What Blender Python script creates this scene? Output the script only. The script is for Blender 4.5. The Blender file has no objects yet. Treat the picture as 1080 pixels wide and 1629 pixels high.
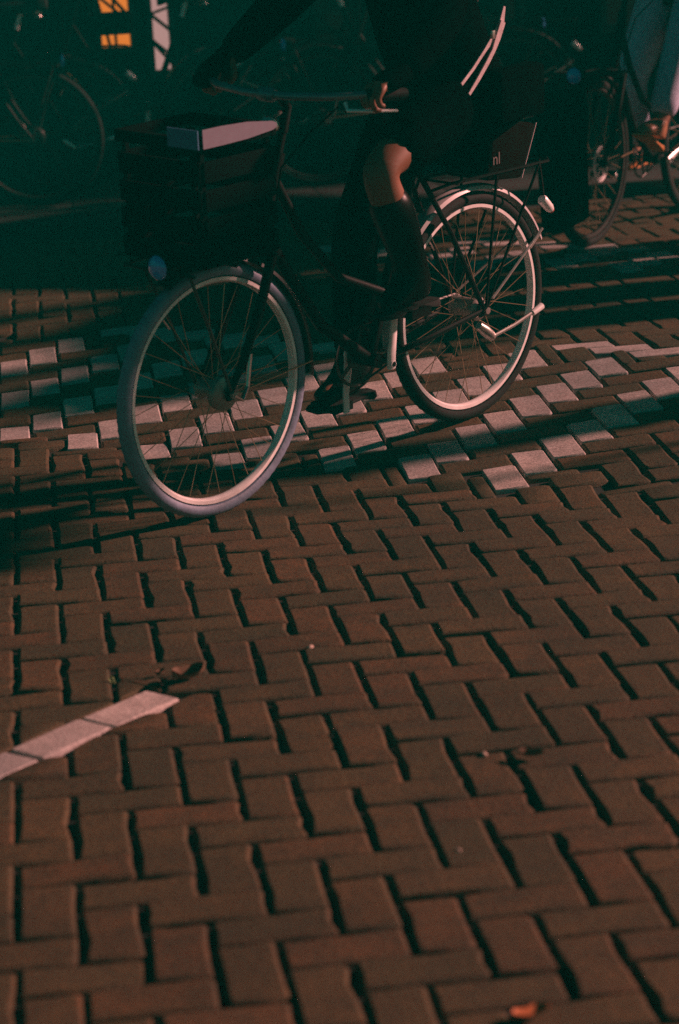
import bpy, bmesh, math, random
import numpy as np
from mathutils import Vector, Matrix

SC = bpy.context.scene
COL = SC.collection
rnd = random.Random(7)

# ------------------------------------------------------------------ camera
def cam_axes(ya, pi_, ro):
    f = np.array([math.sin(ya)*math.cos(pi_), math.cos(ya)*math.cos(pi_), -math.sin(pi_)])
    rt = np.array([math.cos(ya), -math.sin(ya), 0.0])
    u = np.cross(rt, f)
    return math.cos(ro)*rt+math.sin(ro)*u, -math.sin(ro)*rt+math.cos(ro)*u, f
R_, U_, F_ = cam_axes(.1183, .2624, -.0587)
CAM = np.array([.1479, -4.1737, 1.6296])
cd = bpy.data.cameras.new('camera')
cam = bpy.data.objects.new('camera', cd)
COL.objects.link(cam)
cam.matrix_world = Matrix(((R_[0], U_[0], -F_[0], CAM[0]), (R_[1], U_[1], -F_[1], CAM[1]), (R_[2], U_[2], -F_[2], CAM[2]), (0, 0, 0, 1)))
cd.sensor_fit = 'VERTICAL'
cd.sensor_height = 36.0
cd.lens = 3728.9/1629*36
cd.clip_start = .05
cd.clip_end = 400
cd.dof.use_dof = True
cd.dof.focus_distance = 6.9
cd.dof.aperture_fstop = 3.2
SC.camera = cam

# ------------------------------------------------------------------ light
SUN_AZ, SUN_EL = math.radians(7.0), math.radians(25.0)     # azimuth counted from +X towards +Y
w = bpy.data.worlds.new('World')
SC.world = w
w.use_nodes = True
nt = w.node_tree
bg = nt.nodes['Background']
sky = nt.nodes.new('ShaderNodeTexSky')
sky.sky_type = 'NISHITA'
sky.sun_disc = False
sky.sun_elevation = SUN_EL
sky.sun_rotation = math.pi/2-SUN_AZ
tint = nt.nodes.new('ShaderNodeMix')
tint.data_type = 'RGBA'
tint.blend_type = 'MULTIPLY'
tint.inputs[0].default_value = 1.0
tint.inputs[7].default_value = (0.17, 1.0, 0.74, 1)
nt.links.new(sky.outputs[0], tint.inputs[6])
nt.links.new(tint.outputs[2], bg.inputs[0])
bg.inputs[1].default_value = 0.011
sl = bpy.data.lights.new('sun', 'SUN')
sl.energy = 5.0
sl.angle = math.radians(2.4)
sl.color = (1.0, .425, .375)
sun = bpy.data.objects.new('sun', sl)
COL.objects.link(sun)
sd = Vector((math.cos(SUN_AZ)*math.cos(SUN_EL), math.sin(SUN_AZ)*math.cos(SUN_EL), math.sin(SUN_EL)))
sun.rotation_euler = sd.to_track_quat('Z', 'Y').to_euler()
sun.location = (20, 3, 9)
SC.view_settings.view_transform = 'Standard'
SC.view_settings.look = 'None'
SC.view_settings.exposure = .65
SC.view_settings.gamma = 1
SC.view_settings.use_curve_mapping = False
SC.cycles.use_denoising = False
SC.cycles.max_bounces = 5
SC.cycles.sample_clamp_indirect = 2
SC.cycles.sample_clamp_direct = 4

# ------------------------------------------------------------------ materials
def mat(name, col, rough=.6, metal=0., spec=.5, var=.0, scale=20., bump=0., bscale=200., emit=None, estr=1., random_obj=0., sheen=0., col2=None, coat=0.):
    m = bpy.data.materials.new(name)
    m.use_nodes = True
    n = m.node_tree
    b = n.nodes['Principled BSDF']
    b.inputs['Roughness'].default_value = rough
    b.inputs['Metallic'].default_value = metal
    b.inputs['Specular IOR Level'].default_value = spec
    if sheen: b.inputs['Sheen Weight'].default_value = sheen
    if coat: b.inputs['Coat Weight'].default_value = coat
    c = (*col, 1)
    b.inputs['Base Color'].default_value = c
    tc = n.nodes.new('ShaderNodeTexCoord')
    if var or random_obj or col2:
        noi = n.nodes.new('ShaderNodeTexNoise')
        noi.inputs['Scale'].default_value = scale
        noi.inputs['Detail'].default_value = 5
        noi.inputs['Roughness'].default_value = .65
        n.links.new(tc.outputs['Object'], noi.inputs['Vector'])
        rmp = n.nodes.new('ShaderNodeValToRGB')
        lo = [max(0, x*(1-var)) for x in col]
        hi = [min(1, x*(1+var)) for x in (col2 or col)]
        rmp.color_ramp.elements[0].position = .32
        rmp.color_ramp.elements[1].position = .70
        rmp.color_ramp.elements[0].color = (*lo, 1)
        rmp.color_ramp.elements[1].color = (*hi, 1)
        n.links.new(noi.outputs['Fac'], rmp.inputs['Fac'])
        n.links.new(rmp.outputs['Color'], b.inputs['Base Color'])
    if bump:
        n2 = n.nodes.new('ShaderNodeTexNoise')
        n2.inputs['Scale'].default_value = bscale
        n2.inputs['Detail'].default_value = 4
        n.links.new(tc.outputs['Object'], n2.inputs['Vector'])
        bp = n.nodes.new('ShaderNodeBump')
        bp.inputs['Strength'].default_value = bump
        bp.inputs['Distance'].default_value = .003
        n.links.new(n2.outputs['Fac'], bp.inputs['Height'])
        n.links.new(bp.outputs['Normal'], b.inputs['Normal'])
    if emit:
        b.inputs['Emission Color'].default_value = (*emit, 1)
        b.inputs['Emission Strength'].default_value = estr
    return m

def brick_mat(name, cols, grime, bumps, rough):
    """fired clay: a tone per piece, blotches, pores; colour only, no shade"""
    m = bpy.data.materials.new(name)
    m.use_nodes = True
    n = m.node_tree
    L = n.links.new
    b = n.nodes['Principled BSDF']
    b.inputs['Roughness'].default_value = rough
    b.inputs['Specular IOR Level'].default_value = .35
    oi = n.nodes.new('ShaderNodeObjectInfo')
    ge = n.nodes.new('ShaderNodeNewGeometry')
    ad = n.nodes.new('ShaderNodeMath'); ad.operation = 'ADD'
    fr = n.nodes.new('ShaderNodeMath'); fr.operation = 'FRACT'
    L(oi.outputs['Random'], ad.inputs[0]); L(ge.outputs['Random Per Island'], ad.inputs[1]); L(ad.outputs[0], fr.inputs[0])
    rmp = n.nodes.new('ShaderNodeValToRGB')
    el = rmp.color_ramp.elements
    el[0].color = (*cols[0], 1); el[1].color = (*cols[-1], 1)
    for i, c in enumerate(cols[1:-1]):
        e = el.new((i+1)/(len(cols)-1)); e.color = (*c, 1)
    L(fr.outputs[0], rmp.inputs['Fac'])
    pos = ge.outputs['Position']
    n1 = n.nodes.new('ShaderNodeTexNoise'); n1.inputs['Scale'].default_value = 14; n1.inputs['Detail'].default_value = 6; n1.inputs['Roughness'].default_value = .7
    L(pos, n1.inputs['Vector'])
    r1 = n.nodes.new('ShaderNodeValToRGB')
    r1.color_ramp.elements[0].position = .35; r1.color_ramp.elements[1].position = .72
    r1.color_ramp.elements[0].color = (1, 1, 1, 1); r1.color_ramp.elements[1].color = (0, 0, 0, 1)
    L(n1.outputs['Fac'], r1.inputs['Fac'])
    mx = n.nodes.new('ShaderNodeMix'); mx.data_type = 'RGBA'
    mx.inputs[7].default_value = (*grime, 1)
    mf = n.nodes.new('ShaderNodeMath'); mf.operation = 'MULTIPLY'; mf.inputs[1].default_value = .8
    L(r1.outputs['Color'], mf.inputs[0]); L(mf.outputs[0], mx.inputs[0]); L(rmp.outputs['Color'], mx.inputs[6])
    n2 = n.nodes.new('ShaderNodeTexNoise'); n2.inputs['Scale'].default_value = 170; n2.inputs['Detail'].default_value = 3
    L(pos, n2.inputs['Vector'])
    r2 = n.nodes.new('ShaderNodeValToRGB')
    r2.color_ramp.elements[0].position = .3; r2.color_ramp.elements[1].position = .7
    r2.color_ramp.elements[0].color = (.55, .55, .55, 1); r2.color_ramp.elements[1].color = (1.35, 1.35, 1.35, 1)
    L(n2.outputs['Fac'], r2.inputs['Fac'])
    m2 = n.nodes.new('ShaderNodeMix'); m2.data_type = 'RGBA'; m2.blend_type = 'MULTIPLY'; m2.inputs[0].default_value = 1
    L(mx.outputs[2], m2.inputs[6]); L(r2.outputs['Color'], m2.inputs[7])
    n4 = n.nodes.new('ShaderNodeTexNoise'); n4.inputs['Scale'].default_value = 2.3; n4.inputs['Detail'].default_value = 4
    L(pos, n4.inputs['Vector'])
    r4 = n.nodes.new('ShaderNodeValToRGB')
    r4.color_ramp.elements[0].position = .36; r4.color_ramp.elements[1].position = .66
    r4.color_ramp.elements[0].color = (.66, .70, .72, 1); r4.color_ramp.elements[1].color = (1.12, 1.08, 1.05, 1)
    L(n4.outputs['Fac'], r4.inputs['Fac'])
    m4 = n.nodes.new('ShaderNodeMix'); m4.data_type = 'RGBA'; m4.blend_type = 'MULTIPLY'; m4.inputs[0].default_value = 1
    L(m2.outputs[2], m4.inputs[6]); L(r4.outputs['Color'], m4.inputs[7])
    L(m4.outputs[2], b.inputs['Base Color'])
    n3 = n.nodes.new('ShaderNodeTexNoise'); n3.inputs['Scale'].default_value = 60; n3.inputs['Detail'].default_value = 8; n3.inputs['Roughness'].default_value = .75
    L(pos, n3.inputs['Vector'])
    bp = n.nodes.new('ShaderNodeBump'); bp.inputs['Strength'].default_value = bumps; bp.inputs['Distance'].default_value = .006
    L(n3.outputs['Fac'], bp.inputs['Height']); L(bp.outputs['Normal'], b.inputs['Normal'])
    return m

MT = {}
MT['brick'] = brick_mat('paving_brick', [(.066, .051, .019), (.108, .066, .023), (.086, .062, .023), (.128, .062, .022), (.074, .057, .021)], (.044, .036, .017), .8, .8)
MT['white'] = brick_mat('white_paving_brick', [(.52, .48, .46), (.62, .57, .54), (.46, .43, .42)], (.34, .31, .29), .25, .75)
MT['joint'] = mat('joint_sand', (.008, .008, .006), .95, var=.5, scale=60, bump=.6, bscale=300)
MT['kerb'] = mat('kerb_concrete', (.014, .015, .013), .9, var=.3, scale=12, bump=.4)
MT['slab'] = mat('pavement_slab', (.010, .012, .011), .9, var=.35, scale=5, bump=.4)
MT['ground'] = mat('earth', (.07, .06, .05), .95, var=.3, scale=3)
MT['black'] = mat('black_paint', (.002, .003, .003), .5, spec=.10)
MT['matte'] = mat('black_plastic', (.003, .004, .004), .8, spec=.08)
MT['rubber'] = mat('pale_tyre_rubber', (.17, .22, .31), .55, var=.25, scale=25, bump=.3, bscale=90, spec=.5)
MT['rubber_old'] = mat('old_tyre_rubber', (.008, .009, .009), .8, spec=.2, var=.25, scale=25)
MT['alu'] = mat('brushed_aluminium', (.93, .89, .88), .3, metal=.12, var=.12, scale=30)
MT['barsteel'] = mat('greyed_bar_steel', (.22, .23, .26), .4, metal=.6)
MT['hub'] = mat('worn_hub_alloy', (.30, .27, .25), .45, metal=.5, var=.3, scale=40)
MT['steel'] = mat('chromed_steel', (.66, .62, .58), .3, metal=.9, var=.15, scale=40)
MT['spoke'] = mat('spoke_steel', (.34, .25, .15), .4, metal=.7)
MT['darksteel'] = mat('dull_steel', (.05, .048, .045), .5, metal=.6, var=.3, scale=30)
MT['guard'] = mat('grey_mudguard_enamel', (.52, .49, .50), .34, coat=.3, var=.08, scale=8)
MT['blackguard'] = mat('black_mudguard_enamel', (.007, .009, .010), .35, spec=.4)
MT['saddle'] = mat('saddle_leather', (.008, .008, .008), .6, spec=.2, bump=.2)
MT['grip'] = mat('grip_rubber', (.008, .009, .009), .8, spec=.2)
MT['lens'] = mat('blue_tinted_lens', (.10, .36, .85), .12, spec=.8, coat=.5)  # blue glint put into the lens colour
MT['redlens'] = mat('red_lens', (.35, .02, .015), .2)
MT['cloth'] = mat('black_wool', (.0016, .0026, .0026), 1., spec=.0, var=.3, scale=40, bump=.3, bscale=400)
MT['cloth2'] = mat('charcoal_cloth', (.002, .003, .003), 1., spec=.0, var=.3, scale=30, bump=.3, bscale=400)
MT['leather'] = mat('polished_black_leather', (.002, .002, .002), .36, spec=.12, bump=.12, bscale=60)
MT['sole'] = mat('boot_sole_rubber', (.01, .01, .01), .8, spec=.2)
MT['skin'] = mat('skin', (.20, .076, .038), .55, var=.08, scale=12)
MT['skinr'] = mat('knee_skin', (.46, .15, .07), .5, var=.14, scale=18)
MT['hair'] = mat('dark_brown_hair', (.03, .018, .012), .5)
MT['jeans'] = mat('light_blue_denim', (.48, .54, .72), .85, var=.2, scale=60, bump=.4, bscale=500)
MT['shoe'] = mat('tan_leather', (.30, .14, .07), .45, var=.2, scale=25)
MT['shoesole'] = mat('orange_crepe_sole', (.48, .19, .045), .6)
MT['bag'] = mat('dark_red_canvas', (.006, .0018, .0016), .95, spec=.02, var=.2, scale=40, bump=.3, bscale=400)
MT['print'] = mat('pale_print', (.12, .10, .095), .7)
MT['strap'] = mat('grey_webbing_strap', (.55, .45, .47), .75, var=.2, scale=50, bump=.4, bscale=500)  # pale colour stands for light on coat folds; also the bag piping
MT['crate'] = mat('black_crate_plastic', (.003, .0045, .0045), .95, spec=.02)
MT['tape'] = mat('pale_pink_tape', (.17, .16, .21), .6, var=.08, scale=30)  # crate rim band with its light put into the colour
MT['bluetape'] = mat('blue_tape', (.05, .16, .30), .6, var=.1, scale=30)  # same rim band with shade put into the colour; also the added boards
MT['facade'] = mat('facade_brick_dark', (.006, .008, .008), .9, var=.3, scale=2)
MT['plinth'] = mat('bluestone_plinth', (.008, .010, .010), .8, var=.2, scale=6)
MT['frame'] = mat('painted_window_frame', (.03, .045, .04), .5)
MT['glass'] = mat('dark_glass', (.008, .012, .012), .08, spec=.5)
MT['glow'] = mat('window_lit_orange', (.3, .12, .04), .6, emit=(1., .25, .035), estr=.5)
MT['pinkglow'] = mat('window_lit_pink', (.3, .2, .2), .6, emit=(1., .52, .48), estr=.3)
MT['leaf'] = mat('dry_orange_leaf', (.42, .13, .035), .7, var=.3, scale=30)
MT['leafb'] = mat('dry_brown_leaf', (.13, .07, .035), .8, var=.3, scale=30)
MT['weed'] = mat('weed_green', (.09, .16, .03), .7)
MT['stone'] = mat('pale_pebble', (.42, .33, .27), .8)
MT['eye'] = mat('eye_white', (.6, .6, .58), .3)

# ------------------------------------------------------------------ object helpers
def props(o, label=None, cat=None, group=None, kind=None):
    if label: o['label'] = label
    if cat: o['category'] = cat
    if group: o['group'] = group
    if kind: o['kind'] = kind
    return o

def empty(name, label, cat, M=None, group=None):
    o = bpy.data.objects.new(name, None)
    o.empty_display_size = .2
    COL.objects.link(o)
    if M is not None: o.matrix_world = M
    return props(o, label, cat, group)

def link_mesh(name, me, parent=None):
    o = bpy.data.objects.new(name, me)
    COL.objects.link(o)
    if parent is not None: o.parent = parent
    return o

class MB:
    """collects shapes, builds one mesh"""
    def __init__(s, tf=None):
        s.v = []; s.f = []; s.tf = tf
    def add(s, vs, fs):
        k = len(s.v)
        s.v += [tuple(s.tf(*p)) if s.tf else tuple(p) for p in vs]
        s.f += [tuple(i+k for i in f) for f in fs]
        return s
    def tube(s, pts, rad, n=8, caps=True, flat=1.0, closed=False, upv=(0, 0, 1)):
        P = [np.array(p, float) for p in pts]
        m = len(P)
        rs = rad if hasattr(rad, '__len__') else [rad]*m
        vs = []; prev = None
        for i in range(m):
            a = P[(i-1) % m] if (i > 0 or closed) else P[i]
            b = P[(i+1) % m] if (i < m-1 or closed) else P[i]
            t = b-a; t = t/(np.linalg.norm(t)+1e-12)
            if prev is None:
                u = np.array(upv, float)
                if abs(u@t) > .95: u = np.array([1., 0, 0]) if abs(t[0]) < .9 else np.array([0, 1., 0])
            else: u = prev
            u = u-t*(u@t); u /= np.linalg.norm(u)+1e-12
            prev = u
            x = np.cross(t, u)
            for k in range(n):
                an = 2*math.pi*(k+.5)/n
                vs.append(P[i]+rs[i]*(math.cos(an)*x+flat*math.sin(an)*u))
        fs = []
        for i in range(m if closed else m-1):
            j = (i+1) % m
            for k in range(n):
                l = (k+1) % n
                fs.append((i*n+k, i*n+l, j*n+l, j*n+k))
        if caps and not closed:
            fs.append(tuple(range(n))[::-1]); fs.append(tuple((m-1)*n+k for k in range(n)))
        return s.add(vs, fs)
    def box(s, c, h, ax=None):
        ax = ax or ((1, 0, 0), (0, 1, 0), (0, 0, 1))
        A = [np.array(a, float) for a in ax]; c = np.array(c, float)
        vs = [c+sx*h[0]*A[0]+sy*h[1]*A[1]+sz*h[2]*A[2] for sx in (-1, 1) for sy in (-1, 1) for sz in (-1, 1)]
        return s.add(vs, [(0, 1, 3, 2), (4, 6, 7, 5), (0, 4, 5, 1), (2, 3, 7, 6), (0, 2, 6, 4), (1, 5, 7, 3)])
    def ring(s, c, R, prof, n=72, ax=(0, 1, 0), a0=0., a1=2*math.pi, tread=0., thick=None):
        """profile (dr, da) swept round axis ax (default: bike lateral); open sweep when a1-a0<2pi"""
        full = abs(a1-a0-2*math.pi) < 1e-6
        m = n if full else n+1
        k = len(prof); vs = []
        for i in range(m):
            an = a0+(a1-a0)*i/n
            for j, (dr, da) in enumerate(prof):
                r = R+dr
                if tread and dr > tread[0] and i % 2: r -= tread[1]
                vs.append((c[0]+r*math.cos(an), c[1]+da, c[2]+r*math.sin(an)))
        fs = []
        for i in range(n):
            p = (i+1) % m
            for j in range(k):
                q = (j+1) % k
                fs.append((i*k+j, i*k+q, p*k+q, p*k+j))
        if not full:
            fs.append(tuple(range(k))); fs.append(tuple((m-1)*k+j for j in range(k))[::-1])
        return s.add(vs, fs)
    def lathe(s, base, axis, prof, n=16):
        ax = np.array(axis, float); ax /= np.linalg.norm(ax)
        t = np.array([1., 0, 0]) if abs(ax[0]) < .8 else np.array([0, 0, 1.])
        u = np.cross(ax, t); u /= np.linalg.norm(u); v = np.cross(ax, u)
        b = np.array(base, float)
        vs = [b+h*ax+r*(math.cos(2*math.pi*k/n)*u+math.sin(2*math.pi*k/n)*v) for (h, r) in prof for k in range(n)]
        fs = []
        for i in range(len(prof)-1):
            for k in range(n):
                l = (k+1) % n
                fs.append((i*n+k, i*n+l, (i+1)*n+l, (i+1)*n+k))
        fs.append(tuple(range(n))[::-1]); fs.append(tuple((len(prof)-1)*n+k for k in range(n)))
        return s.add(vs, fs)
    def mesh(s, name, m, smooth=True, bevel=0.):
        me = bpy.data.meshes.new(name)
        bm = bmesh.new()
        vv = [bm.verts.new(p) for p in s.v]
        for f in s.f:
            try: bm.faces.new([vv[i] for i in f])
            except ValueError: pass
        bmesh.ops.recalc_face_normals(bm, faces=bm.faces)
        if bevel:
            bmesh.ops.bevel(bm, geom=[e for e in bm.edges if e.is_manifold and e.calc_face_angle(0) > .6], offset=bevel, segments=2, affect='EDGES', profile=.6)
        for e in bm.edges:
            e.smooth = not (e.is_manifold and e.calc_face_angle(0) > .75)
        for f in bm.faces: f.smooth = smooth and len(f.verts) < 9
        bm.to_mesh(me); bm.free()
        me.materials.append(m)
        return me
    def build(s, name, m, parent=None, smooth=True, bevel=0.):
        return link_mesh(name, s.mesh(name, m, smooth, bevel), parent)

def copy_tree(o, parent=None):
    c = o.copy()
    COL.objects.link(c)
    if parent is not None: c.parent = parent
    for ch in o.children: copy_tree(ch, c)
    return c

# ------------------------------------------------------------------ ground
C = .104
RS, RT0, RT1 = .0886, 31., 48.
def gz(x, y):
    return RS*min(max((x+y)/C-RT0, 0), RT1-RT0)*C/math.sqrt(2)
def place(x, y, h=0.): return Vector((x, y, gz(x, y)+h))

def grid_mesh(name, x0, x1, y0, y1, st, h, m):
    nx, ny = int((x1-x0)/st), int((y1-y0)/st)
    vs = [(x0+(x1-x0)*i/nx, y0+(y1-y0)*j/ny, 0) for j in range(ny+1) for i in range(nx+1)]
    vs = [(x, y, gz(x, y)+h) for x, y, _ in vs]
    fs = [(j*(nx+1)+i, j*(nx+1)+i+1, (j+1)*(nx+1)+i+1, (j+1)*(nx+1)+i) for j in range(ny) for i in range(nx)]
    b = MB(); b.add(vs, fs)
    return b.build(name, m)
gnd = MB(); gnd.add([(-40, -40, -.12), (40, -40, -.12), (40, 40, -.12), (-40, 40, -.12)], [(0, 1, 2, 3)])
props(gnd.build('ground', MT['ground']), kind='structure')
RX0, RX1, RY0, RY1 = -2.6, 5.6, -2.6, 6.74
road = props(grid_mesh('road', RX0, RX1, RY0, RY1, .2, -.016, MT['joint']), kind='structure')

def outline(hw, hh, r, jit=.0015, chip=.14):
    """rounded rectangle, a little uneven and worn"""
    p = []
    cor = [(1, -1), (1, 1), (-1, 1), (-1, -1)]
    for i, (sx, sy) in enumerate(cor):
        q = r*rnd.uniform(.6, 1.9) if rnd.random() > .2 else r*rnd.uniform(2, 3.4)
        a0 = -math.pi/2+i*math.pi/2
        for t in (0, .5, 1):
            a = a0+t*math.pi/2
            p.append((sx*(hw-q)+q*math.cos(a), sy*(hh-q)+q*math.sin(a)))
        nx = cor[(i+1) % 4]
        for t in ((.33, .67) if i % 2 == 1 else (.5,)):
            d = -abs(rnd.gauss(0, jit))*1.2
            if rnd.random() < chip: d -= rnd.uniform(.003, .0075)
            if i % 2 == 1: p.append((sx*hw*(1-2*t), sy*(hh+d)))
            else: p.append((sx*(hw+d), sy*hh*(1-2*t)))
    return [(x+rnd.gauss(0, jit*.35), y+rnd.gauss(0, jit*.35)) for x, y in p]

def slab(poly, top=0., depth=.04, inset=.0085):
    """polygon to worn block: side, two bevel rings, top fan"""
    n = len(poly)
    cx = sum(p[0] for p in poly)/n; cy = sum(p[1] for p in poly)/n
    ex = max(abs(p[0]-cx) for p in poly); ey = max(abs(p[1]-cy) for p in poly)
    def ins(k):
        fx, fy = 1-min(.45, k/ex), 1-min(.45, k/ey)
        return [(cx+(x-cx)*fx, cy+(y-cy)*fy) for x, y in poly]
    rings = [(poly, top-depth), (poly, top-.0062), (ins(inset*.3), top-.0027), (ins(inset), top)]
    vs = [(x, y, z) for q, z in rings for x, y in q]
    fs = []
    for k in range(3):
        for i in range(n):
            j = (i+1) % n
            fs.append((k*n+i, k*n+j, (k+1)*n+j, (k+1)*n+i))
    fs.append(tuple(3*n+i for i in range(n)))
    return vs, fs

def clip(poly, nx, ny, d):
    """keep nx*x+ny*y<=d"""
    out = []
    for i in range(len(poly)):
        a, b = poly[i], poly[(i+1) % len(poly)]
        da, db = nx*a[0]+ny*a[1]-d, nx*b[0]+ny*b[1]-d
        if da <= 0: out.append(a)
        if da*db < 0:
            t = da/(da-db)
            out.append((a[0]+(b[0]-a[0])*t, a[1]+(b[1]-a[1])*t))
    return out
def area(p):
    return .5*sum(p[i][0]*p[(i+1) % len(p)][1]-p[(i+1) % len(p)][0]*p[i][1] for i in range(len(p))) if len(p) > 2 else 0
def tidy(p, mind=.006):
    o = []
    for q in p:
        if not o or math.hypot(q[0]-o[-1][0], q[1]-o[-1][1]) > mind: o.append(q)
    if len(o) > 2 and math.hypot(o[0][0]-o[-1][0], o[0][1]-o[-1][1]) < mind: o.pop()
    return o

HW, HH = .1001, .0483                                # half length, half width of a paver
VAR = [outline(HW, HH, .0048, .0011, .10) for _ in range(14)]
def brick_mesh(poly, name, m, inset=.0085):
    b = MB(); b.add(*slab(poly, inset=inset)); return b.mesh(name, m)
VM = [brick_mesh(p, 'brick', MT['brick']) for p in VAR]
WM = [brick_mesh(outline(HW-.001, HH-.0002, .004, .0006, 0), 'white_brick', MT['white'], .004) for _ in range(5)]

# white kerb-like strip of bricks laid at 45 degrees, lower left
SD = (.7071, .7071); SN = (-.7071, .7071)            # along, across
S_END = (.311, .532)
strip = []
for k in range(7):
    m = (S_END[0]-SD[0]*(.104+.208*k), S_END[1]-SD[1]*(.104+.208*k))
    strip.append(m)

bands = [(28.5, 42.0, 42.2, 44.3), (61.0, 66.0, 66.2, 68.0)]
OX, OY = .494, 6.448
def sval(x, y): return y/C+.7*x/C
items = []                                            # (x, y, horizontal?, white?, poly or None)
bset = []
for i in range(-40, 70):
    for j in range(-60, 90):
        k = (j-i) % 4
        if k == 0: cx, cy, hor = (i+.5+OX)*C, (j+1+OY)*C, False
        elif k == 3: cx, cy, hor = (i+1+OX)*C, (j+.5+OY)*C, True
        else: continue
        if not (RX0+.1 < cx < RX1-.1 and RY0+.1 < cy < RY1-.1): continue
        s = sval(cx, cy)
        for (b0, b1, _, _) in bands:
            if b0+(.9 if hor else 0) <= s <= b1:
                items.append((cx, cy, hor, (not hor) and (j-i+OY-OX) > 4 and (b0 < 50 or cx > 1.3), None))
                hx, hy = (C, C/2) if hor else (C/2, C)
                bset.append((cx, cy, hx-.002, hy-.002))
bgrid = {}
for q in bset: bgrid.setdefault((int(q[0]//.25), int(q[1]//.25)), []).append(q)
for x in range(-30, 60):
    for y in range(-30, 70):
        k = (x+y) % 4
        if k == 0: cx, cy, hor = (x+1)*C, (y+.5)*C, True
        elif k == 2: cx, cy, hor = (x+.5)*C, (y+1)*C, False
        else: continue
        if not (RX0+.1 < cx < RX1-.1 and RY0+.1 < cy < RY1-.09): continue
        s = sval(cx, cy)
        white = hor and any(b2 <= s <= b3 and (b2 < 50 or cx > 1.3) for (_, _, b2, b3) in bands)
        hx, hy = (HW, HH) if hor else (HH, HW)
        poly = None
        gx, gy = int(cx//.25), int(cy//.25)
        for dx in (-1, 0, 1):
            for dy in (-1, 0, 1):
                for (bx, by, bhx, bhy) in bgrid.get((gx+dx, gy+dy), ()):
                    if abs(bx-cx) < bhx+hx-.004 and abs(by-cy) < bhy+hy-.004:
                        p0 = poly if poly is not None else [(cx-hx, cy-hy), (cx+hx, cy-hy), (cx+hx, cy+hy), (cx-hx, cy+hy)]
                        cs = [clip(p0, 1, 0, bx-bhx-.003), clip(p0, -1, 0, -(bx+bhx+.003)), clip(p0, 0, 1, by-bhy-.003), clip(p0, 0, -1, -(by+bhy+.003))]
                        poly = max(cs, key=area)
        # the diagonal white strip
        d0 = (cx-S_END[0])*SN[0]+(cy-S_END[1])*SN[1]
        t0 = (cx-S_END[0])*SD[0]+(cy-S_END[1])*SD[1]
        if abs(d0) < .20 and t0 < .15 and t0 > -1.65:
            p0 = [(cx-hx, cy-hy), (cx+hx, cy-hy), (cx+hx, cy+hy), (cx-hx, cy+hy)]
            o = S_END[0]*SN[0]+S_END[1]*SN[1]
            e = S_END[0]*SD[0]+S_END[1]*SD[1]
            cs = [clip(p0, SN[0], SN[1], o-.054), clip(p0, -SN[0], -SN[1], -(o+.054)), clip(p0, -SD[0], -SD[1], -(e+.004))]
            best = max(cs, key=area)
            if area(best) < area(p0)*.995:
                second = sorted(cs, key=area)[-2]
                if area(second) > .0022 and min(area(clip(best, SN[0], SN[1], o)), area(second)) < 1e-5:
                    items.append((cx, cy, hor, False, second))
                poly = best
        if poly is not None and area(poly) < .0016: continue
        items.append((cx, cy, hor, white, poly))
for m in strip: items.append((m[0], m[1], 'diag', True, None))

def px(P):
    d = np.array(P)-CAM; z = d@F_
    return (540+3728.9*(d@R_)/z, 814.5-3728.9*(d@U_)/z, z)
def tiltmat(x, y, rot, dz=0., amp=.012):
    gx = RS/math.sqrt(2) if RT0 < (x+y)/C < RT1 else 0.
    nrm = Vector((-gx+rnd.gauss(0, amp), -gx+rnd.gauss(0, amp), 1)).normalized()
    q = Vector((0, 0, 1)).rotation_difference(nrm).to_matrix().to_4x4()
    return Matrix.Translation((x, y, gz(x, y)+dz)) @ q @ Matrix.Rotation(rot, 4, 'Z')
vis = []
for it in items:
    u, v, z = px((it[0], it[1], gz(it[0], it[1])))
    vis.append(z if (-30 < u < 1110 and -20 < v < 1690) else 1e3+z)
order = sorted(range(len(items)), key=lambda i: vis[i])
nb = nw = 0
rest = MB(); restw = MB()
for i in order:
    x, y, hor, white, poly = items[i]
    rot = (math.pi/4 if hor == 'diag' else 0 if hor else math.pi/2)+rnd.gauss(0, .012)+(math.pi if rnd.random() < .5 else 0)
    dz = rnd.gauss(0, .0018)-(.001 if hor == 'diag' else 0)
    x += rnd.gauss(0, .0012); y += rnd.gauss(0, .0012)
    M = tiltmat(x, y, rot, dz)
    if poly is None:
        me = rnd.choice(WM if white else VM)
    else:
        q = tidy(poly)
        if len(q) < 3: continue
        cx = sum(p[0] for p in q)/len(q); cy = sum(p[1] for p in q)/len(q)
        M = tiltmat(cx, cy, 0, dz)
        pts = []
        for a in range(len(q)):
            p, r, s = q[a-1], q[a], q[(a+1) % len(q)]
            for (e, t) in ((p, .008), (s, .008)):
                l = math.hypot(e[0]-r[0], e[1]-r[1])
                t = min(t, l*.3)
                pts.append((r[0]+(e[0]-r[0])*t/l-cx, r[1]+(e[1]-r[1])*t/l-cy))
        me = None
        vs, fs = slab(pts, inset=.0075)
    inview = vis[i] < 1e3
    if inview and ((white and nw < 300) or (not white and nb < 300)):
        if me is None:
            b = MB(); b.add(vs, fs); me = b.mesh('white_brick' if white else 'brick', MT['white' if white else 'brick'])
        o = link_mesh('white_brick' if white else 'brick', me, road)
        o.matrix_world = M
        if white: nw += 1
        else: nb += 1
    else:
        if me is not None: vs = [tuple(v.co) for v in me.vertices]; fs = [tuple(p.vertices) for p in me.polygons]
        (restw if white else rest).add([tuple(M @ Vector(v)) for v in vs], fs)
def fast_build(b, name, m, parent):
    me = bpy.data.meshes.new(name); me.from_pydata(b.v, [], b.f); me.materials.append(m)
    me.polygons.foreach_set('use_smooth', [len(p.vertices) < 6 for p in me.polygons])
    return link_mesh(name, me, parent)
props(fast_build(rest, 'paving', MT['brick'], road), kind='stuff')
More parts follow.
